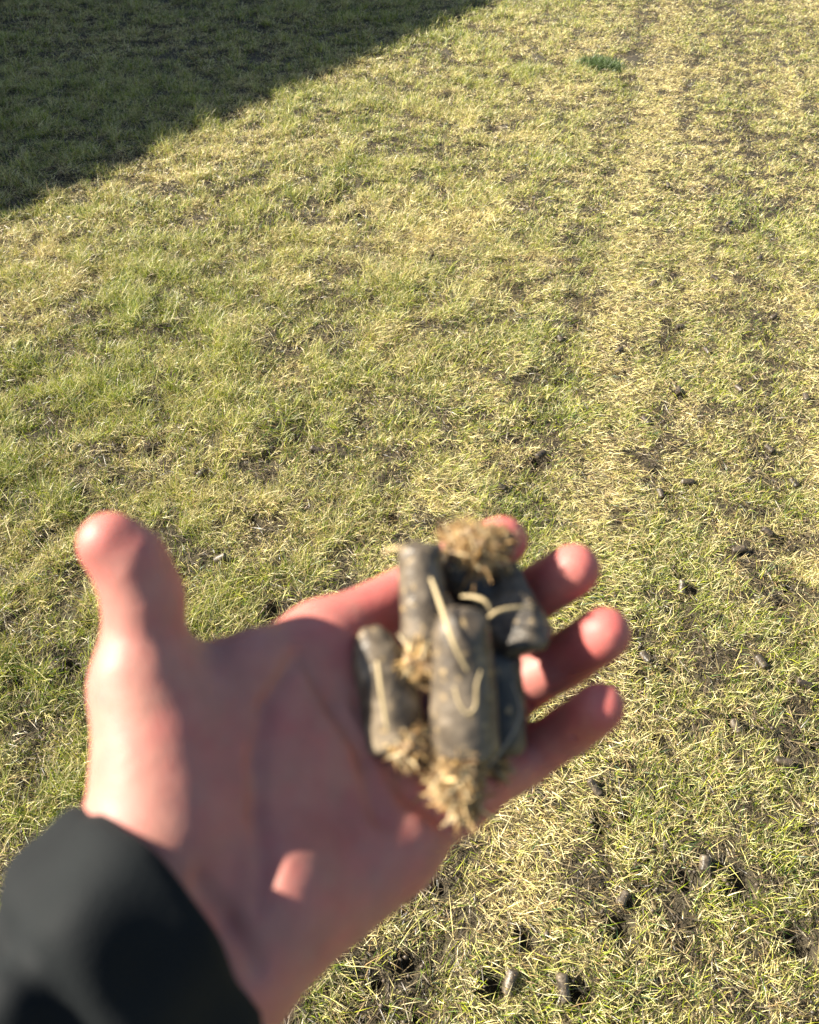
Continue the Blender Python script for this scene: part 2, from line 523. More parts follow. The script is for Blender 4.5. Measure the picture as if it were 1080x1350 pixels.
# ------------------------------------------------------------------ house whose shadow falls over the far left of the lawn
HE = 4.6
gx0, gy0 = ground_at(0, 296); gx1, gy1 = ground_at(668, 0)
dl = np.array((gx1 - gx0, gy1 - gy0)); dl /= np.linalg.norm(dl)
off = HE / math.tan(e)
e0 = np.array((gx0, gy0)) + off * np.array((-math.cos(a), math.sin(a)))     # a point on the eave line
nl = np.array((-dl[1], dl[0]))                                              # away from the lawn


def hp(s, n_, z):
    p = e0 + dl * s + nl * n_
    return (p[0], p[1], z)


house = bpy.data.objects.new('house', None); COL.objects.link(house)
house.location = hp(2, 4, 0)
tag(house, 'two storey brick house with shingle roof beside the lawn', 'house')


def box_sn(name, s0, s1, n0, n1, z0, z1, mat):
    vs = [hp(s, n_, z) for z in (z0, z1) for s, n_ in ((s0, n0), (s1, n0), (s1, n1), (s0, n1))]
    fs = [(0, 3, 2, 1), (4, 5, 6, 7), (0, 1, 5, 4), (1, 2, 6, 5), (2, 3, 7, 6), (3, 0, 4, 7)]
    return link(name, py_mesh(name, np.array(vs), fs, smooth=False), mat, house)


S0, S1 = -9, 16
box_sn('wall', S0 + .4, S1 - .4, .4, 8, -.1, HE - .16, m_brick)
vs = [hp(S0, 0, HE), hp(S1, 0, HE), hp(S1, 4.2, HE + .8), hp(S0, 4.2, HE + .8), hp(S0, 8.4, HE), hp(S1, 8.4, HE),
      hp(S0, 0, HE - .15), hp(S1, 0, HE - .15), hp(S1, 8.4, HE - .15), hp(S0, 8.4, HE - .15)]
fs = [(0, 1, 2, 3), (3, 2, 5, 4), (6, 9, 8, 7), (0, 6, 7, 1), (4, 5, 8, 9), (0, 3, 4, 9, 6), (1, 7, 8, 5, 2)]
link('roof', py_mesh('roof', np.array(vs), fs, smooth=False), m_shingle, house)
for s in (-6, -2, 6, 11):
    for zz in (0, 2.6):
        box_sn('window', s, s + 1.3, .36, .42, 1.0 + zz, 2.2 + zz, m_white)
        box_sn('pane', s + .08, s + 1.22, .345, .36, 1.08 + zz, 2.12 + zz, m_glass)
box_sn('door', 2.4, 3.35, .35, .42, 0.02, 2.1, m_white)

# ------------------------------------------------------------------ hand (one continuous skin)
def surface_nets(F, org, h):
    ins = F < 0
    nx_, ny_, nz_ = F.shape
    cnt = np.zeros((nx_ - 1, ny_ - 1, nz_ - 1), np.int32); acc = np.zeros(cnt.shape + (3,), np.float32)
    corners = [(i, j, k) for i in (0, 1) for j in (0, 1) for k in (0, 1)]
    sl = lambda c: tuple(slice(c[d], F.shape[d] - 1 + c[d]) for d in range(3))
    for c0 in corners:
        for ax in range(3):
            if c0[ax]: continue
            c1 = list(c0); c1[ax] = 1; c1 = tuple(c1)
            f0, f1 = F[sl(c0)], F[sl(c1)]
            m = (f0 < 0) != (f1 < 0)
            t_ = f0[m] / (f0[m] - f1[m])
            pt = np.zeros((len(t_), 3), np.float32) + np.array(c0, np.float32); pt[:, ax] = t_
            acc[m] += pt; cnt[m] += 1
    act = cnt > 0
    vid = -np.ones(cnt.shape, np.int64); vid[act] = np.arange(act.sum())
    cells = np.argwhere(act)
    V = (cells + acc[act] / cnt[act][:, None]) * h + org
    Q = []
    for ax in range(3):
        b1, b2 = (ax + 1) % 3, (ax + 2) % 3
        lo = [slice(0, F.shape[d]) for d in range(3)]; lo[ax] = slice(0, F.shape[ax] - 1)
        hi = list(lo); hi[ax] = slice(1, F.shape[ax])
        ch = ins[tuple(lo)] != ins[tuple(hi)]
        E = np.argwhere(ch)
        E = E[(E[:, b1] > 0) & (E[:, b2] > 0) & (E[:, b1] < F.shape[b1] - 1) & (E[:, b2] < F.shape[b2] - 1)]
        o1 = np.zeros(3, int); o1[b1] = 1; o2 = np.zeros(3, int); o2[b2] = 1
        g = lambda A: vid[A[:, 0], A[:, 1], A[:, 2]]
        qd = np.stack([g(E - o1 - o2), g(E - o2), g(E), g(E - o1)], 1)
        flip = ~ins[E[:, 0], E[:, 1], E[:, 2]]
        qd[flip] = qd[flip][:, ::-1]
        Q.append(qd)
    return V, np.concatenate(Q)


HS = 0.0011
H_LO = np.array((-0.175, -0.195, -0.325)); H_HI = np.array((0.090, 0.020, -0.145))
dims = np.ceil((H_HI - H_LO) / HS).astype(int)
F = np.full(dims, 1.0, np.float32)
axg = [H_LO[d] + HS * np.arange(dims[d]) for d in range(3)]


def region(lo, hi):
    i0 = np.maximum(0, np.floor((lo - H_LO) / HS).astype(int)); i1 = np.minimum(dims, np.ceil((hi - H_LO) / HS).astype(int) + 1)
    s_ = tuple(slice(i0[d], i1[d]) for d in range(3))
    G = np.meshgrid(*[axg[d][s_[d]] for d in range(3)], indexing='ij')
    return s_, np.stack(G, -1).astype(np.float32)


def blend(s_, d, k):
    A = F[s_]
    h = np.clip(0.5 + 0.5 * (d - A) / k, 0, 1)
    F[s_] = A * h + d * (1 - h) - 0  if False else (d * (1 - h) + A * h - k * h * (1 - h))


def blend_min(s_, d, k):
    A = F[s_]
    h = np.clip(0.5 + 0.5 * (A - d) / k, 0, 1)
    F[s_] = A * (1 - h) + d * h - k * h * (1 - h)


def cone(p0, p1, r0, r1, k=0.006, sub=False, flat=None):
    p0, p1 = np.asarray(p0, np.float32), np.asarray(p1, np.float32)
    pad = max(r0, r1) + k * 2 + 0.012
    s_, G = region(np.minimum(p0, p1) - pad, np.maximum(p0, p1) + pad)
    ab = p1 - p0
    t_ = np.clip(((G - p0) @ ab) / max(1e-9, ab @ ab), 0, 1)
    d3 = G - (p0 + t_[..., None] * ab)
    if flat is not None:           # squash along a direction
        nrm, f = flat
        dn = d3 @ np.asarray(nrm, np.float32)
        dist = np.sqrt(np.maximum(1e-12, (d3 ** 2).sum(-1) - dn ** 2 + (dn / f) ** 2))
    else:
        dist = np.sqrt((d3 ** 2).sum(-1))
    d = dist - (r0 + (r1 - r0) * t_)
    if sub:
        A = F[s_]; d = -d
        h = np.clip(0.5 - 0.5 * (A - d) / k, 0, 1)
        F[s_] = A * (1 - h) + d * h + k * h * (1 - h)
    else:
        blend_min(s_, d.astype(np.float32), k)


PN = np.array((.41, .36, .83)); PN /= np.linalg.norm(PN)     # out of the palm
fingers = {
    'index': [(428, 848, .262, .0122), (530, 790, .284, .0099), (613, 737, .285, .0086), (664, 713, .272, .0083)],
    'middle': [(500, 905, .268, .0122), (620, 835, .294, .0101), (702, 785, .289, .0088), (757, 751, .274, .0088)],
    'ring': [(558, 975, .268, .0120), (665, 917, .294, .0098), (748, 868, .286, .0087), (797, 835, .270, .0089)],
    'little': [(600, 1043, .262, .0112), (692, 1000, .285, .0086), (754, 960, .274, .0076), (792, 931, .258, .0077)],
}
J = {n: [(P(u, v, d), r) for u, v, d, r in L_] for n, L_ in fingers.items()}
carp = [P(235, 1165, .222), P(270, 1195, .224), P(305, 1225, .226), P(318, 1238, .228)]
WR = P(225, 1230, .215)
ARM = np.array((-.66, -.56, .42)); ARM /= np.linalg.norm(ARM)
# metacarpals
for (nme, jn), cb, rb in zip(J.items(), carp, (.0135, .0135, .0130, .0120)):
    cone(cb, jn[0][0] - PN * .001, rb, jn[0][1] + .0008, .014)
# heel, ball of the thumb, little-finger side
cone(P(214, 1100, .220), P(192, 905, .230), .0190, .0138, .012)
cone(P(232, 1060, .226), P(240, 960, .234), .0150, .0120, .014)
cone(P(378, 1214, .226), P(520, 1122, .249), .0160, .0130, .012)
cone(P(365, 1172, .2225), P(348, 1200, .2215), .0115, .0110, .016)
cone(P(345, 868, .2435), P(372, 868, .2480), .0085, .0080, .008)
# web
cone(P(245, 893, .240), P(425, 862, .262), .0092, .0100, .010)
cone(P(240, 960, .236), P(440, 900, .264), .0110, .0110, .014)
cone(P(260, 1050, .232), P(480, 970, .264), .0120, .0115, .014)
# wrist and forearm inside the sleeve
cone(WR + np.array((.0105, -.013, 0)), WR + np.array((-.008, .010, 0)), .0190, .0190, .012)
side = np.cross(ARM, PN); side /= np.linalg.norm(side)
for s in (-1, 1):
    cone(WR + side * .013 * s, WR + ARM * .070 + side * .010 * s, .0170, .0165, .014)
# thumb
TH = [(P(191, 900, .232), .0142), (P(190, 785, .231), .0122), (P(146, 719, .227), .0091)]
cone(TH[0][0], TH[1][0], .0134, .0098, .008); cone(TH[1][0], TH[2][0], .0097, .0078, .007)
cone(P(176, 734, .2275), P(148, 716, .226), .0086, .0070, .007)
# fingers, phalanx by phalanx, with pads between the joints
for nme, jn in J.items():
    for k in range(3):
        (p0, r0), (p1, r1) = jn[k], jn[k + 1]
        cone(p0, p1, r0, r1, .0045 if k else .008)
        mid = (p0 + p1) / 2 + PN * .0018
        dv = (p1 - p0)
        cone(mid - dv * .22, mid + dv * .22, (r0 + r1) / 2 - .0010, (r0 + r1) / 2 - .0012, .004)
    # crease on the palm side of each joint
    for k in (1, 2):
        p, r = jn[k]
        dv = jn[k + 1][0] - jn[k][0]; dv /= np.linalg.norm(dv)
        sd_ = np.cross(dv, PN); sd_ /= np.linalg.norm(sd_)
        q0 = p + PN * (r + .0012)
        cone(q0 - sd_ * .006, q0 + sd_ * .006, .0010, .0010, .0020, sub=True)
# palm creases
def crease(pts, r=.0004, k=.005, lift=.0):
    for p0, p1 in zip(pts[:-1], pts[1:]):
        cone(p0, p1, r, r, k, sub=True)

def on_palm(u, v):
    """march along the eye ray to the skin"""
    for d in np.arange(.18, .32, .0006):
        p = P(u, v, d); i = np.round((p - H_LO) / HS).astype(int)
        if (i < 0).any() or (i >= dims).any(): continue
        if F[tuple(i)] < 0: return p
    return P(u, v, .25)

for ln in ([(392, 862), (352, 930), (338, 1000), (340, 1070), (352, 1140), (345, 1190)],
           [(400, 868), (440, 930), (480, 1000), (500, 1080)],
           [(585, 1085), (540, 1050), (505, 990), (470, 930)],
               [(262, 1160), (300, 1215), (338, 1275)]):
    pts = [on_palm(u, v) for u, v in ln]
    crease(pts)
hv, hq = surface_nets(F, H_LO, HS)
# light smoothing
edges = np.concatenate([hq[:, [0, 1]], hq[:, [1, 2]], hq[:, [2, 3]], hq[:, [3, 0]]])
deg = np.bincount(edges.ravel(), minlength=len(hv)).astype(float)[:, None]
for it in range(5):
    s_acc = np.zeros_like(hv)
    for c in range(3):
        s_acc[:, c] = np.bincount(edges[:, 0], hv[edges[:, 1], c], len(hv)) + np.bincount(edges[:, 1], hv[edges[:, 0], c], len(hv))
    hv = hv * .4 + .6 * s_acc / deg
# skin colour: redder at fingertips, joints and heel, paler on the ball of the thumb
base = np.array((0.390, 0.170, 0.132)); red = np.array((0.440, 0.108, 0.094)); pale = np.array((0.40, 0.185, 0.135))
wred = np.zeros(len(hv)); wp = np.zeros(len(hv))
def near_(p, s): return np.exp(-((hv - p) ** 2).sum(1) / s ** 2)
for nme, jn in J.items():
    for k in range(4): wred += (.35, .35, .55, .9)[k] * near_(jn[k][0], .013)
    wred += .35 * near_((jn[0][0] + jn[1][0]) / 2, .02)
wred += .8 * near_(TH[2][0], .013) + .35 * near_(TH[1][0], .010) + .4 * near_(P(480, 800, .26), .02) + .35 * near_(P(520, 1130, .24), .03)
wp += .6 * near_(P(150, 1000, .21), .03)
wred += .30 * noise3(hv, .014, 3) + .22 * noise3(hv, .004, 4) + .10
wred = np.clip(wred, 0, 1)[:, None]; wp = np.clip(wp + .25 * noise3(hv, .009, 8), 0, 1)[:, None]
hc = (base * (1 - wp) + pale * wp) * (1 - wred) + red * wred
w_org = cam2world(WR)
person = link('person', quads_mesh('person', cam2world(hv), hq, hc), m_skin, origin=w_org)
tag(person, 'outstretched open left hand, palm up, thumb raised, cradling soil cores, in a black jacket sleeve', 'person')

# ---- sleeve
def sleeve_mesh():
    c0 = P(228, 1214, .215)
    A1 = np.array((-.62, .78, 0)); A2 = np.array((.33, .53, .78)) / 1.0
    el = WR + ARM * .25
    sh_w = np.array((-.24, -.42, 1.28)) - C_O
    shl = np.array((sh_w @ C_R, sh_w @ C_U, -(sh_w @ C_F)))
    ts = np.concatenate([np.linspace(0, .25, 90), ])
    rings = []
    n = 96; th = np.linspace(0, 2 * math.pi, n, endpoint=False)
    path = [c0 + ARM * s for s in np.linspace(0, .24, 96)]
    d2 = (shl - path[-1]); L2 = np.linalg.norm(d2); d2 /= L2
    for k, s in enumerate(np.linspace(.012, L2, 50)):
        f = min(1, (k + 1) / 8)
        path.append(path[-1] + (ARM * (1 - f) + d2 * f) / np.linalg.norm(ARM * (1 - f) + d2 * f) * L2 / 50)
    path = np.array(path); V = []
    sref = side
    cum = np.concatenate([[0], np.cumsum(np.linalg.norm(np.diff(path, axis=0), axis=1))])
    def ring(c, tang, s, shrink):
        a1 = sref - tang * (sref @ tang); a1 /= np.linalg.norm(a1)
        a2 = np.cross(a1, tang); a2 /= np.linalg.norm(a2)
        if a2 @ PN < 0: a2 = -a2
        f_ = max(0, 1 - s / .08); a1 = a1 * (1 - f_) + A1 * f_; a2 = a2 * (1 - f_) + A2 * f_
        ra = .0368 + .05 * min(s, .3) ** 1.1; rb = .0320 + .07 * min(s, .3) ** 1.1
        hem = .0024 * (1 / (1 + np.exp((s - .026) / .0015)))
        if s < .003: hem *= s / .003 * .5 + .5
        hem = hem + .0032 * np.sin(6 * th + 55 * s + 2.2 * noise3(np.stack([np.cos(th) * .04, np.sin(th) * .04, np.full(n, s)], 1), .03, 47)) * min(1, max(0, (s - .022) / .02)) * max(0, 1 - s / .25)
        hem -= .0045 * math.exp(-((s - .030) / .005) ** 2)
        u = np.stack([np.cos(th), np.sin(th), np.full(n, 0.)], 1)
        q3 = np.stack([np.cos(th) * .04, np.sin(th) * .04, np.full(n, s)], 1)
        wr_ = .0055 * noise3(q3 * np.array((1, 1, .8)), .022, 41) + .0050 * noise3(q3 * np.array((1, 1, 1.3)), .045, 42) * min(1, s / .03)
        fold = .0055 * np.sin((s + .018 * np.cos(th - 1.0) + .006 * noise3(q3, .03, 44)) * 2 * math.pi / .034) * min(1, max(0, (s - .028) / .012))
        return c + a1 * ((ra + hem + wr_ + fold - shrink) * np.cos(th))[:, None] + a2 * ((rb + hem + wr_ + fold - shrink) * np.sin(th))[:, None] \
            + tang * (.0025 * noise3(q3, .02, 43))[:, None]
    tg = np.gradient(path, axis=0); tg /= np.linalg.norm(tg, axis=1)[:, None]
    # inner lining first (deep to lip), then outside
    for k in range(24, -1, -1): V.append(ring(path[k], tg[k], cum[k], .0022))
    V.append(ring(path[0] - ARM * .0006, tg[0], 0, .0011))
    for k in range(len(path)): V.append(ring(path[k], tg[k], cum[k], 0))
    for m_ in range(1, 7):           # round the shoulder end off
        f = m_ / 6 * math.pi / 2
        rr = ring(path[-1], tg[-1], cum[-1], 0); cc = rr.mean(0)
        V.append(cc + (rr - cc) * max(.02, math.cos(f)) + tg[-1] * .05 * math.sin(f))
    V = np.array(V); nr = len(V)
    ii = np.arange(nr * n).reshape(nr, n)
    nxt = np.roll(ii, -1, axis=1)
    Q = np.stack([ii[:-1], nxt[:-1], nxt[1:], ii[1:]], -1).reshape(-1, 4)
    faces = [tuple(q_) for q_ in Q] + [tuple(ii[-1])]
    return V.reshape(-1, 3), faces


sv, sf = sleeve_mesh()
sl_me = py_mesh('sleeve', cam2world(sv), sf)
sleeve = link('sleeve', sl_me, m_cloth, person, origin=cam2world(WR))
sleeve['label'] = 'black jacket sleeve with a plain turned hem at the wrist'

# ------------------------------------------------------------------ soil cores
def core_mesh(p0, p1, r0, r1, seed, c_lo, c_hi, rough=.10, flat=None, ends=(0.25, 0.25), dark=None, dark_f=1.0, bend=0.0):
    """clay plug between two world points"""
    p0, p1 = np.asarray(p0, float), np.asarray(p1, float)
    ax = p1 - p0; L_ = np.linalg.norm(ax); ax /= L_
    ref = np.array((0.3, -0.7, 0.65)); a1 = np.cross(ax, ref); a1 /= np.linalg.norm(a1); a2 = np.cross(a1, ax)
    n, m_ = 64, 60
    th = np.linspace(0, 2 * math.pi, n, endpoint=False)
    V = []; r_s = np.random.default_rng(seed)
    for k in range(m_ + 1):
        t_ = k / m_
        r = r0 + (r1 - r0) * t_
        cap = min(1, math.sqrt(max(0, 1 - max(0, 1 - t_ / (.10 * ends[0] * 4)) ** 2.2))) * min(1, math.sqrt(max(0, 1 - max(0, 1 - (1 - t_) / (.10 * ends[1] * 4)) ** 2.2)))
        c = p0 + ax * L_ * t_ + a2 * bend * math.sin(math.pi * t_)
        V.append(c + (a1[None] * np.cos(th)[:, None] + a2[None] * np.sin(th)[:, None]) * r * max(cap, .03))
    V = np.array(V).reshape(-1, 3)
    cen = (p0 + p1) / 2
    rad = V - (p0 + ((V - p0) @ ax)[:, None] * ax)
    rn = np.linalg.norm(rad, axis=1)[:, None]; dirn = rad / np.maximum(rn, 1e-6)
    q_ = V + seed * .37
    disp = .85 * noise3(q_, r0 * 1.6, seed) + .16 * noise3(q_, r0 * .5, seed + 1) + .12 * noise3(q_, r0 * .18, seed + 2)
    # smooth cut face on one side, crumbly on the other
    V = V + dirn * (disp * rough * r0)[:, None] + ax * (noise3(q_, r0 * .6, seed + 3) * r0 * .18)[:, None]
    if flat is not None:
        fd = np.asarray(flat[0], float); fd /= np.linalg.norm(fd)
        for fdv, lim in ((fd, flat[1]),):
            h = (V - cen) @ fdv
            over = np.maximum(0, h - lim * r0)
            V = V - fdv * (over * .88)[:, None]
    f = np.clip(.5 + .8 * noise3(q_, r0 * .9, seed + 5) + .5 * noise3(q_, r0 * .3, seed + 6), 0, 1)[:, None]
    C3 = np.array(c_lo) * (1 - f) + np.array(c_hi) * f
    # clinging straw specks
    sp_ = (noise3(q_, r0 * .22, seed + 9) > .70)[:, None]
    C3 = np.where(sp_, np.array((.30, .21, .10)), C3)
    ii = np.arange((m_ + 1) * n).reshape(m_ + 1, n); nx2 = np.roll(ii, -1, 1)
    Q = np.stack([ii[:-1], nx2[:-1], nx2[1:], ii[1:]], -1).reshape(-1, 4)
    return V, [tuple(x_) for x_ in Q] + [tuple(ii[0][::-1]), tuple(ii[-1])], C3


FIB = np.array([(.62, .40, .15), (.72, .52, .25), (.48, .28, .10), (.26, .15, .06), (.74, .60, .36)])


def clump_mesh(c, spread, axis, n, seed, lmin=.003, lmax=.014, wd=.00065, r_core=.5):
    """a matted wad of short roots and straw round a crumb of soil"""
    r_ = np.random.default_rng(seed)
    c = np.asarray(c, float); axis = np.asarray(axis, float); axis /= np.linalg.norm(axis)
    # fibres
    d = r_.normal(0, 1, (n, 3)); d /= np.linalg.norm(d, axis=1)[:, None]
    rad = r_.random(n) ** .4
    pos = c + d * rad[:, None] * np.asarray(spread)
    tdir = r_.normal(0, 1, (n, 3)) + axis * .9; tdir /= np.linalg.norm(tdir, axis=1)[:, None]
    L_ = r_.uniform(lmin, lmax, n)
    cv = r_.normal(0, .35, (n, 3))
    V = []; CC = []; faces = []
    seg = 4
    colr_ = FIB[r_.integers(0, 5, n)] * r_.uniform(.6, 1.15, (n, 1))
    s = np.cross(tdir, r_.normal(0, 1, (n, 3))); s /= np.linalg.norm(s, axis=1)[:, None]
    s2 = np.cross(tdir, s)
    ww = wd * r_.uniform(.45, 1.2, n) * np.where(r_.random(n) < .22, 2.3, 1.0); L_ = L_ * np.where(r_.random(n) < .12, 1.9, 1.0)
    arr = []
    for k in range(seg + 1):
        t_ = k / seg - .5
        cen = pos + tdir * (L_ * t_)[:, None] + cv * (L_ * t_ * t_ * 1.6)[:, None]
        w_ = (ww * (1 - .75 * abs(t_ * 2) ** 2) * .5)[:, None]
        arr.append(np.stack([cen + s * w_, cen + s2 * w_ * .6, cen - s * w_, cen - s2 * w_ * .6], 1))
    arr = np.stack(arr, 1)       # n, seg+1, 4, 3
    V = arr.reshape(-1, 3)
    base_i = np.arange(n)[:, None, None] * (seg + 1) * 4 + np.arange(seg)[None, :, None] * 4
    j = np.arange(4)[None, None]; j2 = (np.arange(4) + 1)[None, None] % 4
    Q = np.stack([base_i + j, base_i + j2, base_i + 4 + j2, base_i + 4 + j], -1).reshape(-1, 4)
    CC = np.repeat(colr_, (seg + 1) * 4, axis=0)
    # crumb of soil inside
    nu, nv_ = 40, 24
    uu = np.linspace(0, 2 * math.pi, nu, endpoint=False); vv = np.linspace(.04, math.pi - .04, nv_)
    U_, V_ = np.meshgrid(uu, vv)
    sp3 = np.stack([np.cos(U_) * np.sin(V_), np.sin(U_) * np.sin(V_), np.cos(V_)], -1).reshape(-1, 3)
    cr_ = c + sp3 * np.asarray(spread) * r_core * (1 + .35 * noise3(sp3 + seed, .35, seed) + .2 * noise3(sp3 + seed, .15, seed + 1))[:, None]
    cf = np.array((.17, .105, .050)) + np.clip(noise3(sp3, .2, seed + 2), 0, 1)[:, None] * np.array((.36, .24, .10))
    ii = np.arange(nu * nv_).reshape(nv_, nu) + len(V); n2_ = np.roll(ii, -1, 1)
    Q2 = np.stack([ii[:-1], n2_[:-1], n2_[1:], ii[1:]], -1).reshape(-1, 4)
    return np.concatenate([V, cr_]), np.concatenate([Q, Q2]), np.concatenate([CC, cf])


def world_spread(rx, ry, rz):
    """radii given along the eye axes, turned into a rough isotropic-ish world triple"""
    return np.array((rx, (ry + rz) / 2, (ry + rz) / 2))


GREY_LO, GREY_HI = (.055, .042, .029), (.140, .110, .077)


def held_core(p0, p1, r0, r1, seed, label, clumps, **kw):
    a0, a1 = W(*p0), W(*p1)
    o = (a0 + a1) / 2
    V, Fc, Cc = core_mesh(a0, a1, r0, r1, seed, kw.pop('lo', GREY_LO), kw.pop('hi', GREY_HI), **kw)
    ob = link('soil_core', py_mesh('soil_core', V, Fc, Cc), m_core, origin=o)
    tag(ob, label, 'soil core', 'soil cores held in the hand')
    for k, (c, spd, n, lm, rc) in enumerate(clumps):
        cc = W(*c)
        V, Q, Cc = clump_mesh(cc, world_spread(*spd), a1 - a0, n, seed * 7 + k, lmax=lm, r_core=rc)
        link('root_mat', quads_mesh('root_mat', V, Q, Cc, smooth=True), m_fibre, ob, origin=cc)
    return ob


held_core((606, 797, .242), (614, 1000, .245), .0082, .0108, 11, 'largest grey soil core, in the middle of the palm, with a tan root mat below',
          [((601, 1020, .2435), (.0082, .0118, .0078), 1300, .009, .9), ((612, 1062, .249), (.005, .006, .004), 260, .011, .6)], rough=.09, ends=(.5, .2))
held_core((553, 712, .256), (562, 858, .254), .0070, .0080, 23, 'upright pale grey soil core resting on the index finger, nearest the thumb side',
          [((558, 872, .2505), (.0066, .0085, .006), 600, .008, .85)], rough=.10, ends=(.3, .4))
held_core((486, 822, .252), (530, 990, .250), .0074, .0104, 37, 'tilted wedge shaped soil core lowest on the palm, left of the largest core',
          [((540, 982, .245), (.0072, .0068, .006), 650, .008, .85)], rough=.16, ends=(.8, .3), lo=(.075, .056, .036), hi=(.23, .18, .12))
held_core((640, 735, .266), (697, 862, .266), .0078, .0112, 43, 'broad dark soil core lying across the middle finger with a straw mat on top',
          [((628, 722, .262), (.0095, .0070, .0065), 900, .011, .85), ((656, 712, .266), (.0062, .0050, .0045), 350, .008, .8)], rough=.10,
          flat=((-.35, -.3, .9), .35), ends=(.3, .4), lo=(.028, .022, .016), hi=(.13, .103, .07))
held_core((655, 855, .264), (662, 995, .262), .0085, .0080, 59, 'dark narrow soil core wedged behind the largest one, on the ring finger side',
          [((655, 1015, .258), (.0045, .0050, .004), 90, .010, .6)], rough=.12, ends=(.4, .4), lo=(.025, .023, .020), hi=(.085, .072, .055))
held_core((585, 728, .272), (640, 800, .274), .0092, .0095, 67, 'black crumbly soil core half hidden between the pale upright one and the broad dark one',
          [((600, 705, .270), (.0052, .0045, .004), 110, .011, .6)], rough=.16, ends=(.5, .5), lo=(.018, .016, .014), hi=(.055, .045, .034))


def straw(pts, wd, seed, label, col=(.52, .40, .21), name='dry_grass_stem', cat='straw'):
    """a flat dry blade following eye-frame points"""
    P_ = np.array([W(*p) for p in pts])
    # resample with Catmull-Rom
    Q_ = []
    pp = np.vstack([2 * P_[0] - P_[1], P_, 2 * P_[-1] - P_[-2]])
    for i in range(1, len(pp) - 2):
        for t_ in np.linspace(0, 1, 9, endpoint=False):
            Q_.append(.5 * ((2 * pp[i]) + (-pp[i - 1] + pp[i + 1]) * t_ + (2 * pp[i - 1] - 5 * pp[i] + 4 * pp[i + 1] - pp[i + 2]) * t_ ** 2
                            + (-pp[i - 1] + 3 * pp[i] - 3 * pp[i + 1] + pp[i + 2]) * t_ ** 3))
    Q_.append(P_[-1]); Q_ = np.array(Q_)
    tg = np.gradient(Q_, axis=0); tg /= np.linalg.norm(tg, axis=1)[:, None]
    view = C_O - Q_; view /= np.linalg.norm(view, axis=1)[:, None]
    nrm0 = np.array((-.2, -.65, .73))
    s = np.cross(tg, nrm0); s /= np.linalg.norm(s, axis=1)[:, None]; nn = np.cross(s, tg)
    m_ = len(Q_); tt = np.linspace(0, 1, m_)
    w_ = (wd * .27 * (.55 + .45 * np.sin(math.pi * np.clip(tt, .04, .96))))[:, None]
    n = 8; th = np.linspace(0, 2 * math.pi, n, endpoint=False)
    V = np.stack([Q_ + s * w_ * math.cos(x) + nn * w_ * .45 * math.sin(x) for x in th], 1).reshape(-1, 3)
    ii = np.arange(m_ * n).reshape(m_, n); n2_ = np.roll(ii, -1, 1)
    F_ = [tuple(x_) for x_ in np.stack([ii[:-1], n2_[:-1], n2_[1:], ii[1:]], -1).reshape(-1, 4)] + [tuple(ii[0][::-1]), tuple(ii[-1])]
    C3 = np.array(col) * (1 + .18 * noise3(V, .004, seed))[:, None]
    ob = link(name, py_mesh(name, V, F_, C3), m_fibre, origin=Q_[m_ // 2])
    return tag(ob, label, cat, 'dry grass stems on the held soil cores')


straw([(568, 762, .240), (580, 795, .2360), (597, 845, .2310), (617, 886, .2320)], .0026, 1, 'long straw blade slanting down across the upper half of the largest soil core')
straw([(640, 818, .250), (655, 806, .2485), (680, 801, .2500), (705, 801, .2525)], .0021, 2, 'straight straw lying level across the broad dark soil core')
straw([(608, 786, .252), (625, 787, .250), (640, 793, .2485), (648, 806, .2490)], .0022, 3, 'short hooked straw between the largest core and the broad dark core')
straw([(634, 884, .2325), (628, 905, .2312), (627, 930, .2320), (616, 941, .2312), (604, 925, .2310), (599, 905, .2318)], .0014, 4, 'bent straw hooked like a tick on the lower right of the largest core')
straw([(497, 872, .2400), (503, 915, .2372), (511, 965, .2365)], .0022, 5, 'upright straw stuck along the wedge shaped soil core')
straw([(676, 900, .252), (686, 940, .251), (668, 980, .2485), (640, 1015, .2460), (622, 1030, .243)], .0018, 6, 'thin curved grey root looping beside the dark narrow core', (.30, .25, .18), 'root', 'root')
straw([(505, 729, .262), (523, 722, .260), (545, 724, .2580)], .0022, 7, 'short straw poking left from the top of the upright pale core', (.5, .36, .18))
straw([(585, 1050, .243), (604, 1066, .2425), (620, 1082, .246), (622, 1103, .250)], .0026, 8, 'orange brown root hanging from the bottom of the largest core', (.50, .27, .13), 'root', 'root')

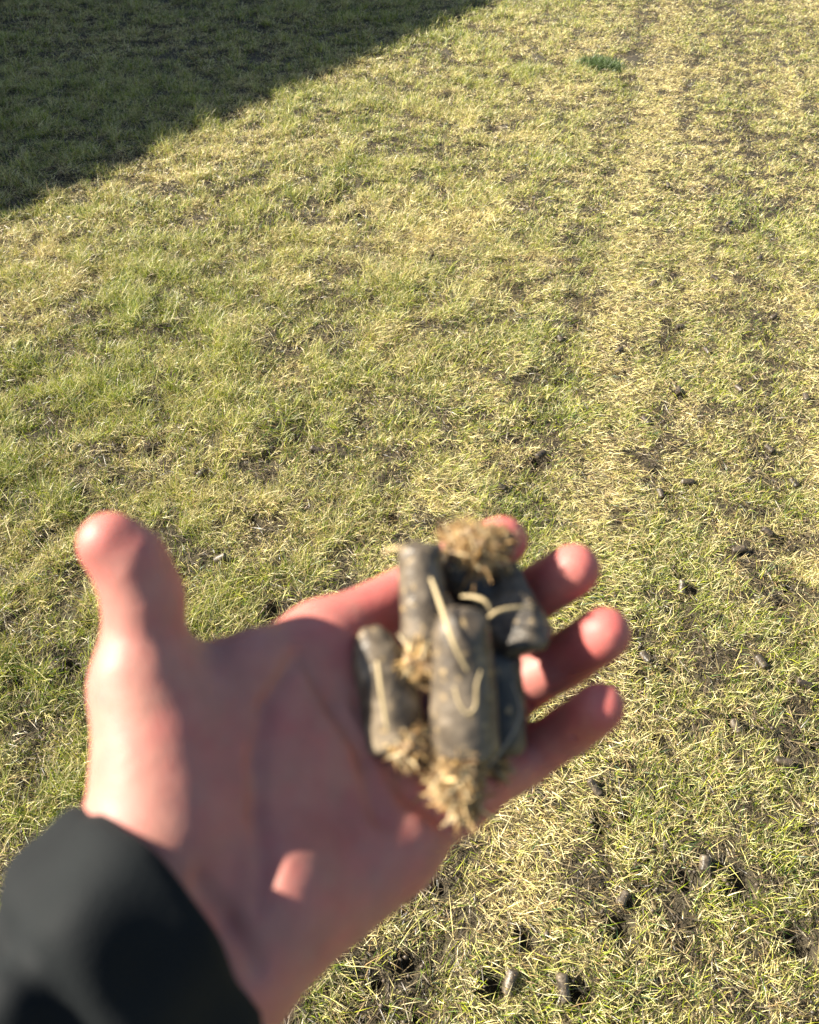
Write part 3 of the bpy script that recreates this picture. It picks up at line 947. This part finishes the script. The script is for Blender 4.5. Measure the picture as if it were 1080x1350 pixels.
# ------------------------------------------------------------------ soil cores lying on the lawn
ground_cores = [
    (741, 1308, 95, 'grey soil core half sunk in the grass at the bottom edge, right one of two', .0095, .042),
    (672, 1298, 70, 'brown soil core half sunk in the grass at the bottom edge, left one of two', .0100, .036),
    (820, 1188, 50, 'short dark soil core upright over a bare hole, below and right of the hand', .0085, .024),
    (927, 1143, 75, 'rounded brown soil core alone in flattened straw, right of the upright one over a hole', .0095, .028),
    (783, 1042, 130, 'greyish soil core caught in the grass just below the tip of the little finger', .0080, .034),
    (968, 962, 110, 'dark soil core by the wheel line, right of the little fingertip', .0085, .028),
    (898, 778, 85, 'dark soil core in the straw nearest the middle fingertip', .0080, .034),
    (293, 746, 10, 'flat dark soil core in the grass between thumb and index finger', .0090, .032),
]
for k, (u, v, ang, lab, r, L_) in enumerate(ground_cores):
    x, y = ground_at(u, v); z = float(gh(np.array([x]), np.array([y]))[0]) + .012
    an = R(ang); rr = np.random.default_rng(100 + k)
    d = np.array((math.cos(an), math.sin(an), rr.uniform(.2, .6))); d /= np.linalg.norm(d)
    c = np.array((x, y, z))
    V, Fc, Cc = core_mesh(c - d * L_ / 2, c + d * L_ / 2, r, r * rr.uniform(.75, .95), 200 + k * 11, (.040, .031, .021), (.12, .095, .065), rough=.22, ends=(.35, .3))
    o = tag(link('soil_core', py_mesh('soil_core', V, Fc, Cc), m_core, origin=c), lab, 'soil core', 'soil cores lying on the lawn')
far_px = [(972, 519), (892, 524), (941, 372), (712, 606), (738, 452), (1012, 598), (895, 437), (1045, 640), (850, 560), (960, 300), (880, 250), (1020, 420), (870, 655), (1000, 880), (1058, 905), (1010, 705), (905, 640), (402, 553), (418, 601), (268, 634), (660, 648), (930, 470), (1000, 345), (860, 380), (815, 470), (1060, 530), (972, 730), (850, 872), (1030, 1010)]
for k, (u, v) in enumerate(far_px):
    x, y = ground_at(u, v); z = float(gh(np.array([x]), np.array([y]))[0]) + .012
    rr = np.random.default_rng(300 + k); an = rr.uniform(0, math.pi)
    d = np.array((math.cos(an), math.sin(an), rr.uniform(0, .4))); d /= np.linalg.norm(d); c = np.array((x, y, z)); L_ = rr.uniform(.024, .034)
    V, Fc, Cc = core_mesh(c - d * L_ / 2, c + d * L_ / 2, .0085, .0078, 400 + k * 11, (.028, .022, .015), (.08, .062, .042), rough=.16, ends=(.4, .4))
    tag(link('soil_core', py_mesh('soil_core', V, Fc, Cc), m_core, origin=c),
        'small dark soil core, one of many scattered over the sunny lawn beyond the hand', 'soil core', 'far soil cores scattered in the straw')

# crumbs of dark soil thrown up round the holes
hsel = HOLES[rng.integers(0, len(HOLES), 5200)]
ang = rng.uniform(0, 2 * math.pi, len(hsel)); rad = np.abs(rng.normal(0, 1, len(hsel))) * 0.026 + 0.008
cx, cy = hsel[:, 0] + rad * np.cos(ang), hsel[:, 1] + rad * np.sin(ang)
k_ = in_view(cx, cy); cx, cy = cx[k_], cy[k_]; n = len(cx)
oct_v = np.array([(1, 0, 0), (-1, 0, 0), (0, 1, 0), (0, -1, 0), (0, 0, 1), (0, 0, -1)], float)
oct_f = np.array([(0, 2, 4), (2, 1, 4), (1, 3, 4), (3, 0, 4), (2, 0, 5), (1, 2, 5), (3, 1, 5), (0, 3, 5)])
sz = rng.uniform(0.0012, 0.0055, n) ** 1.0
V = np.stack([cx, cy, gh(cx, cy) + rng.uniform(0.002, 0.018, n)], 1)[:, None] + oct_v[None] * sz[:, None, None] * rng.uniform(0.5, 1.3, (n, 6, 1)) + rng.normal(0, 0.0006, (n, 6, 3))
L_ = (np.arange(n)[:, None, None] * 6 + oct_f[None]).ravel()
cc = np.repeat(np.array((0.055, 0.042, 0.028)) * rng.uniform(0.5, 1.8, (n, 1)), 6, axis=0)
cr_o = link('soil_crumbs', make_mesh('soil_crumbs', V.reshape(-1, 3), L_, np.arange(n * 8) * 3, cc, True), m_core)
tag(cr_o, 'dark crumbs of soil scattered round the holes in the lawn', 'soil crumbs', kind='stuff')
